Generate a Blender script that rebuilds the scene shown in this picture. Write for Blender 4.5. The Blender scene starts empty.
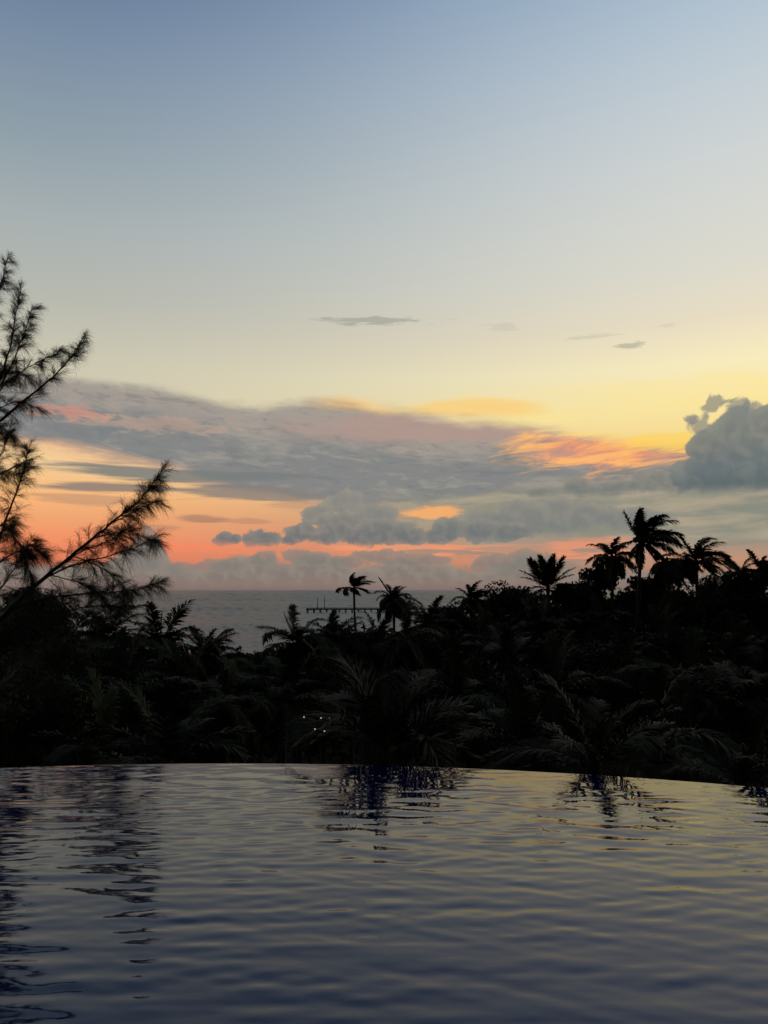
import bpy, math, random
import numpy as np
from mathutils import Vector, Matrix

# ------------------------------------------------------------------ scene, camera
scn = bpy.context.scene
C = scn.collection
R = math.radians
F = 770.0                      # focal length in pixels of the 768x1024 frame
PITCH = math.atan(78.0 / F)    # the horizon lies 78 px under the middle
EYE = Vector((0.0, 0.0, 12.0))
cam_d = bpy.data.cameras.new('camera')
cam = bpy.data.objects.new('camera', cam_d)
C.objects.link(cam)
cam.location = EYE
cam.rotation_euler = (math.pi / 2 + PITCH, 0, 0)
cam_d.sensor_fit = 'VERTICAL'
cam_d.sensor_height = 36.0
cam_d.lens = F / 1024 * 36.0
cam_d.clip_start = 0.05
cam_d.clip_end = 60000
scn.camera = cam
scn.view_settings.view_transform = 'Standard'
scn.view_settings.look = 'None'
scn.view_settings.exposure = 0.0
scn.view_settings.gamma = 1.0
scn.view_settings.use_curve_mapping = False
scn.render.resolution_x, scn.render.resolution_y = 768, 1024
cy = scn.cycles
cy.use_adaptive_sampling = True
cy.adaptive_threshold = 0.015
cy.adaptive_min_samples = 16
cy.max_bounces = 6
cy.diffuse_bounces = 2
cy.glossy_bounces = 4
cy.transmission_bounces = 2
cy.caustics_reflective = False
cy.caustics_refractive = False


def ray(px, py):
    """direction of a photo pixel"""
    x, y = (px - 384.0) / F, (512.0 - py) / F
    c, s = math.cos(PITCH), math.sin(PITCH)
    return Vector((x, c - y * s, s + y * c))


def at(px, py, depth):
    """point at a distance (along +Y) on the ray of a pixel"""
    d = ray(px, py)
    return EYE + d * (depth / d.y)


def azel(px, py):
    d = ray(px, py).normalized()
    return math.degrees(math.atan2(d.x, d.y)), math.degrees(math.asin(d.z))


def lin(c):
    out = []
    for v in c[:3]:
        v = v / 255.0
        out.append(v / 12.92 if v <= 0.04045 else ((v + 0.055) / 1.055) ** 2.4)
    return (out[0], out[1], out[2], 1.0)


# ------------------------------------------------------------------ sky
world = bpy.data.worlds.new('World')
scn.world = world
world.use_nodes = True
WT = world.node_tree
for n in list(WT.nodes):
    WT.nodes.remove(n)
SUN_AZ, SUN_EL = 24.0, 2.0     # degrees right of the view, above the horizon


class S:
    """a float socket with operators"""
    def __init__(self, t, s): self.t, self.s = t, s
    def _m(self, op, *args):
        n = self.t.nodes.new('ShaderNodeMath'); n.operation = op
        for i, a in enumerate((self,) + args):
            if isinstance(a, S): self.t.links.new(a.s, n.inputs[i])
            else: n.inputs[i].default_value = a
        return S(self.t, n.outputs[0])
    def __add__(self, o): return self._m('ADD', o)
    __radd__ = __add__
    def __sub__(self, o): return self._m('SUBTRACT', o)
    def __rsub__(self, o): return (self * -1.0) + o
    def __mul__(self, o): return self._m('MULTIPLY', o)
    __rmul__ = __mul__
    def __truediv__(self, o): return self._m('DIVIDE', o)
    def max(self, o): return self._m('MAXIMUM', o)
    def min(self, o): return self._m('MINIMUM', o)
    def abs(self): return self._m('ABSOLUTE')
    def pow(self, o): return self._m('POWER', o)
    def sqrt(self): return self._m('SQRT')


def smooth(x, a, b, lo=0.0, hi=1.0):
    n = x.t.nodes.new('ShaderNodeMapRange'); n.interpolation_type = 'SMOOTHSTEP'
    x.t.links.new(x.s, n.inputs['Value'])
    n.inputs['From Min'].default_value = a; n.inputs['From Max'].default_value = b
    n.inputs['To Min'].default_value = lo; n.inputs['To Max'].default_value = hi
    return S(x.t, n.outputs['Result'])


def xyz(t, a, b, c=0.0):
    n = t.nodes.new('ShaderNodeCombineXYZ')
    for i, v in enumerate((a, b, c)):
        if isinstance(v, S): t.links.new(v.s, n.inputs[i])
        else: n.inputs[i].default_value = v
    return n.outputs[0]


def fbm(a, b, sx, sy, seed, detail=4.0, rough=0.55, dist=0.0):
    """noise of mean 0 (about -0.3..0.3), sx and sy cycles per unit"""
    t = a.t
    n = t.nodes.new('ShaderNodeTexNoise')
    n.noise_dimensions = '2D'
    t.links.new(xyz(t, a * sx + seed * 3.7, b * sy + seed * 1.9, seed), n.inputs['Vector'])
    n.inputs['Scale'].default_value = 1.0
    n.inputs['Detail'].default_value = detail
    n.inputs['Roughness'].default_value = rough
    n.inputs['Distortion'].default_value = dist
    return S(t, n.outputs['Fac']) - 0.5


def puff(a, b, s, seed):
    """cauliflower lobes, about -0.5..0.4"""
    t = a.t
    n = t.nodes.new('ShaderNodeTexVoronoi')
    n.voronoi_dimensions = '2D'
    n.feature = 'F1'
    t.links.new(xyz(t, a * s + seed * 2.3, b * s + seed, seed), n.inputs['Vector'])
    n.inputs['Scale'].default_value = 1.0
    n.inputs['Detail'].default_value = 1.5
    n.inputs['Roughness'].default_value = 0.45
    return 0.42 - S(t, n.outputs['Distance'])


def ramp_f(x, pts):
    """piecewise linear function of x through (x, value)"""
    t = x.t
    x0, x1 = pts[0][0], pts[-1][0]
    v0 = min(p[1] for p in pts); v1 = max(p[1] for p in pts) + 1e-6
    n = t.nodes.new('ShaderNodeValToRGB')
    t.links.new(((x - x0) / (x1 - x0)).s, n.inputs[0])
    els = n.color_ramp.elements
    while len(els) < len(pts): els.new(0.5)
    for i, p in enumerate(sorted(pts)):
        els[i].position = (p[0] - x0) / (x1 - x0)
        q = (p[1] - v0) / (v1 - v0)
        els[i].color = (q, q, q, 1)
    return S(t, n.outputs['Color']) * (v1 - v0) + v0


def ramp_c(x, pts):
    t = x.t
    pts = sorted(pts, key=lambda p: p[0])
    x0, x1 = pts[0][0], pts[-1][0]
    n = t.nodes.new('ShaderNodeValToRGB')
    t.links.new(((x - x0) / (x1 - x0)).s, n.inputs[0])
    els = n.color_ramp.elements
    while len(els) < len(pts): els.new(0.5)
    for i, p in enumerate(pts):
        els[i].position = (p[0] - x0) / (x1 - x0)
        els[i].color = lin(p[1])
    return n.outputs['Color']


def mixc(t, c1, c2, f):
    n = t.nodes.new('ShaderNodeMix'); n.data_type = 'RGBA'
    n.clamp_factor = True
    for sock, v in ((n.inputs[0], f), (n.inputs[6], c1), (n.inputs[7], c2)):
        if isinstance(v, S): t.links.new(v.s, sock)
        elif isinstance(v, tuple): sock.default_value = lin(v)
        elif isinstance(v, float): sock.default_value = v
        else: t.links.new(v, sock)
    return n.outputs[2]


def line_px(a, pts):
    """elevation of an outline (given through points of the view) as a function of azimuth"""
    return ramp_f(a, [azel(*p) for p in pts])


def spot(a, e, px, py, rx, ry, n=None, k=0.0):
    """soft elliptical weight, 1 inside, round a direction; rx, ry in view pixels"""
    a0, e0 = azel(px, py)
    da, de = rx / 13.0, ry / 13.0
    d = (((a - a0) / da).pow(2.0) + ((e - e0) / de).pow(2.0)).sqrt()
    if n is not None: d = d - n * k
    return smooth(d, 1.0, 0.45)


def build_sky():
    t = WT
    tc = t.nodes.new('ShaderNodeTexCoord')
    sp = t.nodes.new('ShaderNodeSeparateXYZ')
    t.links.new(tc.outputs['Generated'], sp.inputs[0])
    X, Y, Z = (S(t, sp.outputs[i]) for i in range(3))
    az = X._m('ARCTAN2', Y) * 57.29578
    el = Z._m('ARCSINE') * 57.29578

    def E(y): return azel(384, y)[1]
    # the clear air behind the clouds, left and right of the view
    left = [(-3, (70, 66, 66)), (0, (112, 100, 98)), (E(578), (144, 120, 108)), (E(562), (226, 128, 94)), (E(545), (246, 144, 100)),
            (E(525), (243, 164, 112)), (E(500), (250, 188, 126)), (E(470), (244, 206, 152)), (E(420), (212, 203, 176)), (E(370), (200, 196, 177)),
            (E(320), (182, 184, 174)), (E(250), (166, 175, 177)), (E(180), (144, 160, 170)), (E(80), (119, 139, 163)), (E(0), (97, 119, 151)),
            (52, (66, 82, 110)), (90, (40, 50, 74))]
    right = [(-3, (70, 66, 66)), (0, (128, 108, 102)), (E(576), (160, 124, 104)), (E(562), (192, 146, 118)), (E(545), (150, 146, 130)), (E(520), (152, 148, 130)),
             (E(480), (196, 180, 140)), (E(440), (250, 222, 146)), (E(410), (250, 232, 172)), (E(380), (249, 236, 190)), (E(340), (234, 222, 196)), (E(290), (221, 219, 206)),
             (E(190), (208, 213, 213)), (E(100), (190, 203, 213)), (E(0), (165, 186, 206)), (52, (112, 128, 148)), (90, (44, 54, 78))]
    f_lr = smooth(az, -30.0, 32.0)
    col = mixc(t, ramp_c(el, left), ramp_c(el, right), f_lr)

    # ---- thin yellow veils above the deck
    n_st = fbm(az, el + az * 0.03, 0.055, 0.42, 3.0, 5.0, 0.6, 0.4)
    veil = spot(az, el, 600, 402, 230, 24, n_st, 1.6) * smooth(n_st, -0.22, 0.2)
    col = mixc(t, col, (254, 230, 146), veil * 0.5)
    veil2 = spot(az, el, 470, 408, 90, 12, n_st, 1.5)
    col = mixc(t, col, (250, 206, 120), veil2 * 0.75)

    # ---- small dark slivers high up
    n_sl = fbm(az, el, 0.3, 2.2, 8.0, 5.0, 0.65)
    for (px, py, rx, ry, k) in ((368, 321, 62, 4.5, 0.55), (628, 346, 17, 3, 0.5), (590, 337, 26, 2.6, 0.22), (505, 326, 24, 4, 0.15), (668, 325, 15, 2.6, 0.18)):
        col = mixc(t, col, (146, 146, 138), spot(az, el, px, py, rx, ry, n_sl, 3.0) * k)

    # ---- stratus deck
    n_big = fbm(az, el + az * 0.05, 0.10, 0.34, 1.0, 6.0, 0.6, 0.5)
    n_fin = fbm(az, el + az * 0.06, 0.32, 1.5, 2.0, 6.0, 0.62, 0.3)
    top = line_px(az, [(-500, 380), (-60, 366), (0, 366), (90, 372), (150, 380), (215, 396), (262, 404), (310, 394), (350, 396), (400, 406), (455, 416), (530, 424), (600, 432), (660, 438), (768, 446), (1100, 470)])
    bot = line_px(az, [(-500, 440), (-60, 436), (0, 440), (60, 450), (120, 461), (180, 471), (215, 486), (262, 496), (330, 506), (450, 510), (560, 508), (680, 500), (768, 500), (1100, 500)])
    m = smooth(top + n_big * 1.5 + n_fin * 0.6 - el, -0.25, 1.0) * smooth(el - bot + n_big * 1.8 + n_fin * 0.8, -0.25, 0.5)
    depth = smooth((top - el) / (top - bot), 0.0, 0.95)
    deck = mixc(t, (162, 153, 145), (129, 132, 133), smooth(depth + n_big * 1.2 + n_fin * 0.5, 0.12, 0.62))
    deck = mixc(t, deck, (140, 134, 130), smooth(az, 2.0, 20.0) * 0.4)
    n_lit = fbm(az, el + az * 0.04, 0.22, 1.0, 5.0, 6.0, 0.62, 0.6)
    deck = mixc(t, deck, (158, 154, 146), smooth(n_lit, 0.02, 0.24) * 0.55)
    deck = mixc(t, deck, (108, 116, 122), smooth(n_lit * -1.0 + n_fin * 0.4, 0.04, 0.26) * 0.4)
    n_d = fbm(az, el + az * 0.05, 0.55, 2.1, 15.0, 5.0, 0.66, 0.3)
    deck = mixc(t, deck, (160, 156, 148), smooth(n_d + n_lit * 0.6, 0.04, 0.24) * 0.45)
    deck = mixc(t, deck, (106, 114, 120), smooth(n_d * -1.0 - n_big * 0.5, 0.03, 0.22) * 0.4)
    deck = mixc(t, deck, (214, 140, 122), spot(az, el, 66, 412, 46, 7, n_d, 3.2) * 0.6)
    deck = mixc(t, deck, (198, 160, 140), spot(az, el, 150, 424, 90, 8, n_d, 2.8) * 0.4)
    # lit upper rim near the middle
    rim = smooth(top + n_big * 1.5 + n_fin * 0.6 - el, 1.3, 0.2) * smooth(az, -7.0, -2.5) * smooth(az, 3.0, -1.0)
    deck = mixc(t, deck, (246, 190, 108), rim * 0.95)
    deck = mixc(t, deck, (176, 148, 140), spot(az, el, 430, 428, 170, 20, n_big, 1.2) * 0.8)
    # the blaze where the sun went down
    n_bl = fbm(az, el + az * -0.10, 0.2, 1.25, 11.0, 6.0, 0.62, 0.35)
    bl = spot(az, el, 614, 445, 108, 30, n_bl, 1.6)
    blc = mixc(t, (232, 148, 116), (253, 184, 112), smooth(n_bl, -0.14, 0.12))
    blc = mixc(t, blc, (170, 150, 138), smooth(n_bl * -1.0 + n_fin * 0.7, 0.03, 0.2) * 0.6)
    deck = mixc(t, deck, blc, bl)
    deck = mixc(t, deck, (255, 206, 96), spot(az, el, 618, 427, 72, 16, n_bl, 1.3) * 0.95)
    col = mixc(t, col, deck, m * 0.97)
    # golden edge left over between the deck and the big cloud
    col = mixc(t, col, (255, 212, 96), spot(az, el, 668, 443, 46, 12, n_bl, 1.6) * 0.75)
    # pink lower lip of the deck on the left
    lip = smooth((el - bot + n_big * 1.8).abs(), 0.9, 0.0) * smooth(az, -4.0, -12.0)
    col = mixc(t, col, (246, 190, 142), lip * 0.55)

    # ---- slate streaks in the orange gap
    n_sk = fbm(az, el, 0.09, 1.5, 21.0, 5.0, 0.6, 0.2)
    for (px, py, rx, ry, k, c) in ((165, 475, 130, 8, 0.9, (122, 126, 124)), (105, 487, 80, 5, 0.85, (132, 122, 118)), (250, 494, 90, 8, 0.85, (134, 128, 122)),
                                   (85, 500, 55, 5, 0.5, (172, 132, 112)), (200, 519, 30, 3, 0.7, (160, 122, 106)), (160, 528, 26, 3, 0.5, (176, 128, 108)),
                                   (250, 521, 22, 3, 0.5, (176, 132, 110)), (300, 505, 42, 4, 0.5, (180, 140, 118))):
        col = mixc(t, col, c, spot(az, el, px, py, rx, ry * 1.3, n_sk, 2.0) * k)
    col = mixc(t, col, (250, 136, 100), smooth(n_sk, 0.0, 0.2) * spot(az, el, 150, 548, 190, 16) * 0.5)
    col = mixc(t, col, (242, 154, 112), spot(az, el, 420, 551, 90, 10, n_sk, 2.6) * 0.85)
    # grey banks right of the middle, under the deck
    n_gr = fbm(az, el, 0.14, 0.8, 31.0, 6.0, 0.6, 0.15)
    gr = spot(az, el, 640, 513, 350, 38, n_gr, 0.8)
    col = mixc(t, col, mixc(t, (134, 138, 126), (172, 160, 138), smooth(n_gr, -0.16, 0.18)), gr * 0.95)
    col = mixc(t, col, (252, 176, 108), spot(az, el, 436, 513, 34, 9, n_fin, 1.8) * 0.85)
    col = mixc(t, col, (238, 150, 112), spot(az, el, 590, 548, 60, 14, n_gr, 1.6) * 0.7)

    # ---- cumulus
    def cumulus(col, top, bot, seed, s, amp, soft, dark, lite, shade, flat=0.5):
        n1 = fbm(az, el, s * 0.8, s * 1.0, seed, 6.0, 0.58, 0.3)
        p1 = puff(az + n1 * 1.4 / s * 0.5, el + n1 * 0.7 / s, s, seed)
        p2 = puff(az + n1 * 1.4 / s * 0.5 + 0.55 / s * 0.5, el + n1 * 0.7 / s + 0.30 / s * 0.5, s, seed)
        body = top + p1 * amp + n1 * amp * 0.9 - el
        n2 = fbm(az, el, s * 3.0, s * 3.6, seed + 5.0, 4.0, 0.6)
        body = body + n2 * amp * 0.55
        m = smooth(body, -soft, soft) * smooth(el - bot + n1 * flat, -0.12, 0.35)
        lit = smooth((p1 - p2) * 0.7 + n1 * 0.6 + n2 * 0.5, -0.22, 0.36)
        h = smooth(body, 2.0 * amp, 0.0)
        c = mixc(t, dark, lite, (lit * 0.62 + h * 0.5) * shade)
        return mixc(t, col, c, m)

    n_bk = fbm(az, el, 0.16, 1.6, 37.0, 5.0, 0.62, 0.2)
    col = mixc(t, col, (150, 136, 124), smooth(n_bk, 0.0, 0.16) * spot(az, el, 560, 552, 330, 15) * 0.8)
    # low haze row on the horizon
    top2 = line_px(az, [(-500, 560), (0, 560), (60, 564), (110, 558), (138, 538), (160, 540), (172, 562), (205, 567), (228, 556), (262, 556), (290, 562), (306, 552), (336, 553), (352, 566), (400, 558), (440, 562),
                        (482, 572), (505, 558), (535, 554), (556, 566), (600, 572), (680, 570), (768, 572), (1100, 572)])
    col = cumulus(col, top2, az * 0.0 - 2.0, 41.0, 0.62, 0.42, 0.3, (132, 122, 115), (154, 144, 130), 0.8)
    col = mixc(t, col, (140, 116, 108), smooth(el, 1.3, 0.0) * 0.8)
    col = mixc(t, col, (122, 110, 108), smooth(el, 0.5, -0.1) * 0.7)
    # heaps of cumulus: lobes piled on a ragged base
    def heaps(col, lumps, base, seed, s, dark, lite, k_n=0.72, soft=0.11, amt=0.95, base_soft=0.45, low=None):
        n1 = fbm(az, el, s * 0.7, s * 0.9, seed, 6.0, 0.6, 0.3)
        n2 = fbm(az, el, s * 2.4, s * 2.8, seed + 5.0, 5.0, 0.62)
        p1 = puff(az + n1 * 0.8 / s, el + n1 * 0.8 / s, s, seed)
        p2 = puff(az + n1 * 0.8 / s + 0.22 / s, el + n1 * 0.8 / s + 0.22 / s, s, seed)
        f = None
        for (px, py, rx, ry) in lumps:
            a0, e0 = azel(px, py)
            d = (((az - a0) * (13.0 / rx)).pow(2.0) + ((el - e0) * (13.0 / ry)).pow(2.0)).sqrt()
            g = 1.0 - d
            f = g if f is None else f.max(g)
        body = f.max(-1.5) + (p1 * 0.65 + n1 * 1.0 + n2 * 0.6) * k_n
        m = smooth(body, -soft, soft)
        be = azel(384, base)[1]
        m = m * smooth(el - be + n1 * 1.1 + n2 * 0.5, -base_soft, base_soft)
        lit = smooth((p1 - p2) * 0.8 + n1 * 0.7 + n2 * 0.5, -0.25, 0.4)
        h = smooth(el - be, 0.0, max(0.8, max(base - l[1] + l[3] for l in lumps) / 13.0))
        rim = smooth(body, 0.55, 0.0)
        c = mixc(t, dark, lite, lit * 0.35 + h * 0.45 + rim * 0.35 - 0.08)
        if low: c = mixc(t, c, low, smooth(el - be, 1.6, -0.3) * 0.7)
        return mixc(t, col, c, m * amt)

    # pale bank behind, then the grey heaps in front of it
    col = heaps(col, [(346, 504, 22, 13), (372, 514, 30, 11), (320, 516, 20, 10), (526, 515, 38, 17), (490, 520, 26, 11), (582, 517, 42, 14), (556, 508, 28, 12), (630, 520, 38, 12), (548, 526, 50, 12)], 534, 91.0, 0.62,
                (124, 127, 124), (153, 147, 136), base_soft=0.7)
    col = heaps(col, [(225, 540, 12, 8), (234, 540, 7, 6), (264, 538, 19, 10), (252, 541, 10, 7), (301, 533, 19, 12), (290, 540, 10, 6), (338, 527, 27, 16), (324, 538, 16, 8), (382, 531, 38, 15), (362, 536, 30, 12), (408, 536, 26, 10),
                      (448, 528, 17, 12), (440, 536, 24, 9), (478, 530, 32, 12), (512, 532, 32, 10)], 546, 51.0, 0.75, (108, 115, 117), (150, 144, 133))
    col = heaps(col, [(260, 560, 18, 9), (300, 557, 18, 10), (316, 560, 22, 8), (345, 562, 26, 7), (378, 556, 30, 7), (410, 560, 40, 7), (500, 566, 32, 12), (530, 562, 26, 14), (224, 566, 26, 8), (182, 570, 22, 8),
                      (150, 548, 13, 20), (146, 560, 22, 16), (560, 570, 40, 8)], 572, 57.0, 0.75, (128, 124, 119), (158, 142, 128), amt=0.85, base_soft=0.8)
    # dark little heaps under the blaze
    col = heaps(col, [(578, 487, 15, 11), (586, 492, 13, 8), (622, 489, 28, 9), (606, 492, 20, 7), (654, 482, 15, 13), (664, 489, 18, 9), (642, 476, 10, 7), (543, 494, 18, 6), (672, 521, 17, 7)], 497, 61.0, 0.8,
                (116, 120, 118), (152, 146, 132), amt=0.85, soft=0.2)
    # the big cloud on the right
    col = heaps(col, [(770, 462, 74, 46), (722, 474, 44, 32), (704, 482, 28, 24), (740, 434, 26, 27), (772, 428, 44, 24), (712, 452, 24, 22), (820, 440, 60, 48), (880, 470, 60, 40)], 497, 72.0, 0.55,
                (104, 114, 117), (146, 146, 136), k_n=0.42, soft=0.07, base_soft=0.5, low=(82, 98, 102))
    n_p = fbm(az, el, 0.9, 0.9, 81.0, 6.0, 0.6, 0.4)
    for (px, py, rx, ry) in ((714, 405, 12, 8), (700, 425, 13, 10), (692, 420, 8, 5), (738, 408, 14, 8), (752, 406, 8, 5)):
        col = mixc(t, col, (128, 132, 130), spot(az, el, px, py, rx * 1.1, ry * 1.1, n_p, 2.4) * 0.75)

    # ---- daylight sky model for the rest of the dome, dusk exposure
    sky = t.nodes.new('ShaderNodeTexSky')
    sky.sky_type = 'NISHITA'
    sky.sun_disc = False
    sky.sun_elevation = R(SUN_EL)
    sky.sun_rotation = R(SUN_AZ)
    sky.altitude = 12
    nm = t.nodes.new('ShaderNodeMix'); nm.data_type = 'RGBA'; nm.blend_type = 'MULTIPLY'
    nm.inputs[0].default_value = 1.0
    t.links.new(sky.outputs[0], nm.inputs[6])
    nm.inputs[7].default_value = (0.020, 0.020, 0.023, 1)
    back = smooth(az.abs(), 55.0, 120.0) * smooth(el, 70.0, 40.0)
    back = back.max(smooth(el, 40.0, 58.0))
    col = mixc(t, col, nm.outputs[2], back)
    bg = t.nodes.new('ShaderNodeBackground')
    bg.inputs['Strength'].default_value = 1.0
    t.links.new(col, bg.inputs['Color'])
    out = t.nodes.new('ShaderNodeOutputWorld')
    t.links.new(bg.outputs[0], out.inputs['Surface'])


build_sky()
world.cycles.sampling_method = 'MANUAL'
world.cycles.sample_map_resolution = 512

# the sun has just gone behind the cloud bank: a faint, wide, warm light
sun_d = bpy.data.lights.new('sun', 'SUN')
sun_d.energy = 0.012
sun_d.angle = R(12.0)
sun_d.color = (1.0, 0.72, 0.45)
sun = bpy.data.objects.new('sun', sun_d)
C.objects.link(sun)
sun_dir = Vector((math.sin(R(SUN_AZ)) * math.cos(R(6)), math.cos(R(SUN_AZ)) * math.cos(R(6)), math.sin(R(6))))
sun.rotation_euler = sun_dir.to_track_quat('Z', 'Y').to_euler()

# ------------------------------------------------------------------ mesh helpers
GZ = 2.0            # garden level above the sea
WATER = 10.5        # pool level
PX = Vector((1, 0, 0))


def mesh_np(name, V, polys):
    """mesh from a vertex array and a list of (n, k) index arrays"""
    me = bpy.data.meshes.new(name)
    V = np.asarray(V, dtype=np.float32)
    polys = [np.asarray(p, dtype=np.int32) for p in polys if len(p)]
    nl = sum(p.size for p in polys); nf = sum(len(p) for p in polys)
    me.vertices.add(len(V)); me.vertices.foreach_set('co', V.ravel())
    me.loops.add(nl); me.loops.foreach_set('vertex_index', np.concatenate([p.ravel() for p in polys]))
    start, tot, at_ = [], [], 0
    for p in polys:
        k = p.shape[1]
        start.append(at_ + np.arange(len(p)) * k); tot.append(np.full(len(p), k)); at_ += p.size
    me.polygons.add(nf)
    me.polygons.foreach_set('loop_start', np.concatenate(start).astype(np.int32))
    me.polygons.foreach_set('loop_total', np.concatenate(tot).astype(np.int32))
    me.update(calc_edges=True)
    me.validate()
    return me


class MB:
    def __init__(self): self.v, self.p, self.n = [], [], 0
    def add(self, V, *polys):
        V = np.asarray(V, dtype=np.float64).reshape(-1, 3)
        for p in polys: self.p.append(np.asarray(p, dtype=np.int64) + self.n)
        self.v.append(V); self.n += len(V)
        return self
    def mesh(self, name, mat, smooth_=False):
        by = {}
        for p in self.p:
            if len(p): by.setdefault(p.shape[1], []).append(p)
        me = mesh_np(name, np.concatenate(self.v), [np.concatenate(q) for q in by.values()])
        if mat: me.materials.append(mat)
        if smooth_: me.polygons.foreach_set('use_smooth', np.ones(len(me.polygons), dtype=bool))
        return me
    def build(self, name, mat, parent=None, smooth_=False):
        return link(name, self.mesh(name, mat, smooth_), parent)
    def box(self, lo, hi):
        x0, y0, z0 = lo; x1, y1, z1 = hi
        V = [(x0, y0, z0), (x1, y0, z0), (x1, y1, z0), (x0, y1, z0), (x0, y0, z1), (x1, y0, z1), (x1, y1, z1), (x0, y1, z1)]
        return self.add(V, [(0, 3, 2, 1), (4, 5, 6, 7), (0, 1, 5, 4), (1, 2, 6, 5), (2, 3, 7, 6), (3, 0, 4, 7)])
    def tube(self, pts, rads, sides=8, cap=True):
        pts = np.asarray(pts, dtype=np.float64); n = len(pts)
        rads = np.broadcast_to(np.asarray(rads, dtype=np.float64), (n,))
        d = np.gradient(pts, axis=0); d /= np.linalg.norm(d, axis=1)[:, None] + 1e-12
        ref = np.array((0.31, 0.87, 0.11)) if abs(d[0][2]) > 0.8 else np.array((0.0, 0.0, 1.0))
        a = np.cross(d, ref); a /= np.linalg.norm(a, axis=1)[:, None] + 1e-12
        b = np.cross(d, a)
        th = np.arange(sides) / sides * 2 * math.pi
        ring = (np.cos(th)[None, :, None] * a[:, None, :] + np.sin(th)[None, :, None] * b[:, None, :]) * rads[:, None, None]
        V = (pts[:, None, :] + ring).reshape(-1, 3)
        i, j = np.meshgrid(np.arange(n - 1), np.arange(sides), indexing='ij')
        j2 = (j + 1) % sides
        q = np.stack((i * sides + j, i * sides + j2, (i + 1) * sides + j2, (i + 1) * sides + j), -1).reshape(-1, 4)
        polys = [q]
        if cap and sides >= 3:
            polys += [np.arange(sides)[None, ::-1], (np.arange(sides) + (n - 1) * sides)[None, :]]
        return self.add(V, *polys)


def link(name, me, parent=None):
    o = bpy.data.objects.new(name, me); C.objects.link(o)
    if parent is not None: o.parent = parent
    return o


def thing(name, label, cat, loc, group=None):
    o = bpy.data.objects.new(name, None); C.objects.link(o)
    o.location = loc; o['label'] = label; o['category'] = cat
    o.empty_display_size = 0.3
    if group: o['group'] = group
    return o


def kind(o, k):
    o['kind'] = k
    return o


# ------------------------------------------------------------------ materials
def mat(name, col, rough=0.6, var=0.35, scale=3.0, spec=0.4, bump=0.0, bscale=None, col2=None):
    m = bpy.data.materials.new(name); m.use_nodes = True
    t = m.node_tree; b = t.nodes['Principled BSDF']
    b.inputs['Roughness'].default_value = rough
    b.inputs['Specular IOR Level'].default_value = spec
    tc = t.nodes.new('ShaderNodeTexCoord')
    n = t.nodes.new('ShaderNodeTexNoise'); n.inputs['Scale'].default_value = scale; n.inputs['Detail'].default_value = 3
    t.links.new(tc.outputs['Object'], n.inputs['Vector'])
    r = t.nodes.new('ShaderNodeValToRGB')
    c2 = col2 or tuple(v * (1 + var * 1.4) for v in col)
    r.color_ramp.elements[0].position = 0.3; r.color_ramp.elements[1].position = 0.7
    r.color_ramp.elements[0].color = (*[v * (1 - var) for v in col], 1)
    r.color_ramp.elements[1].color = (*c2, 1)
    t.links.new(n.outputs['Fac'], r.inputs[0]); t.links.new(r.outputs[0], b.inputs['Base Color'])
    if bump:
        n2 = t.nodes.new('ShaderNodeTexNoise'); n2.inputs['Scale'].default_value = bscale or scale * 4; n2.inputs['Detail'].default_value = 4
        t.links.new(tc.outputs['Object'], n2.inputs['Vector'])
        bp = t.nodes.new('ShaderNodeBump'); bp.inputs['Strength'].default_value = bump; bp.inputs['Distance'].default_value = 0.03
        t.links.new(n2.outputs['Fac'], bp.inputs['Height']); t.links.new(bp.outputs[0], b.inputs['Normal'])
    return m


M = {
    'palm': mat('palm_leaf', (0.030, 0.040, 0.019), 0.75, 0.4, 1.3, 0.08),
    'palm_dry': mat('palm_leaf_dry', (0.030, 0.028, 0.015), 0.7, 0.4, 1.5, 0.12),
    'trunk': mat('palm_bark', (0.085, 0.072, 0.058), 0.85, 0.4, 4.0, 0.2, 0.6, 14.0),
    'bark': mat('tree_bark', (0.06, 0.05, 0.04), 0.9, 0.4, 3.0, 0.2, 0.7, 10.0),
    'needle': mat('casuarina_needle', (0.026, 0.034, 0.022), 0.6, 0.35, 1.0, 0.25),
    'leaf': mat('broad_leaf', (0.030, 0.040, 0.019), 0.75, 0.45, 0.9, 0.08),
    'under': mat('undergrowth_leaf', (0.030, 0.038, 0.018), 0.75, 0.45, 0.5, 0.08),
    'ground': mat('sandy_soil', (0.10, 0.085, 0.06), 0.95, 0.35, 0.25, 0.1, 0.5, 3.0),
    'tile': mat('pool_tile', (0.010, 0.018, 0.045), 0.3, 0.25, 6.0, 0.5),
    'stone': mat('deck_stone', (0.24, 0.22, 0.19), 0.8, 0.2, 2.0, 0.3, 0.4, 20.0),
    'timber': mat('pier_timber', (0.030, 0.028, 0.026), 0.85, 0.3, 0.6, 0.2),
    'cord': mat('black_cord', (0.012, 0.012, 0.012), 0.6, 0.2, 5.0, 0.3),
    'coconut': mat('coconut_husk', (0.06, 0.06, 0.025), 0.6, 0.3, 5.0, 0.3),
}
M['bulb'] = bpy.data.materials.new('lit_bulb'); M['bulb'].use_nodes = True
_b = M['bulb'].node_tree.nodes['Principled BSDF']
_b.inputs['Base Color'].default_value = (0.8, 0.75, 0.65, 1)
_b.inputs['Emission Color'].default_value = (1.0, 0.86, 0.66, 1)
_b.inputs['Emission Strength'].default_value = 0.55


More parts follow.
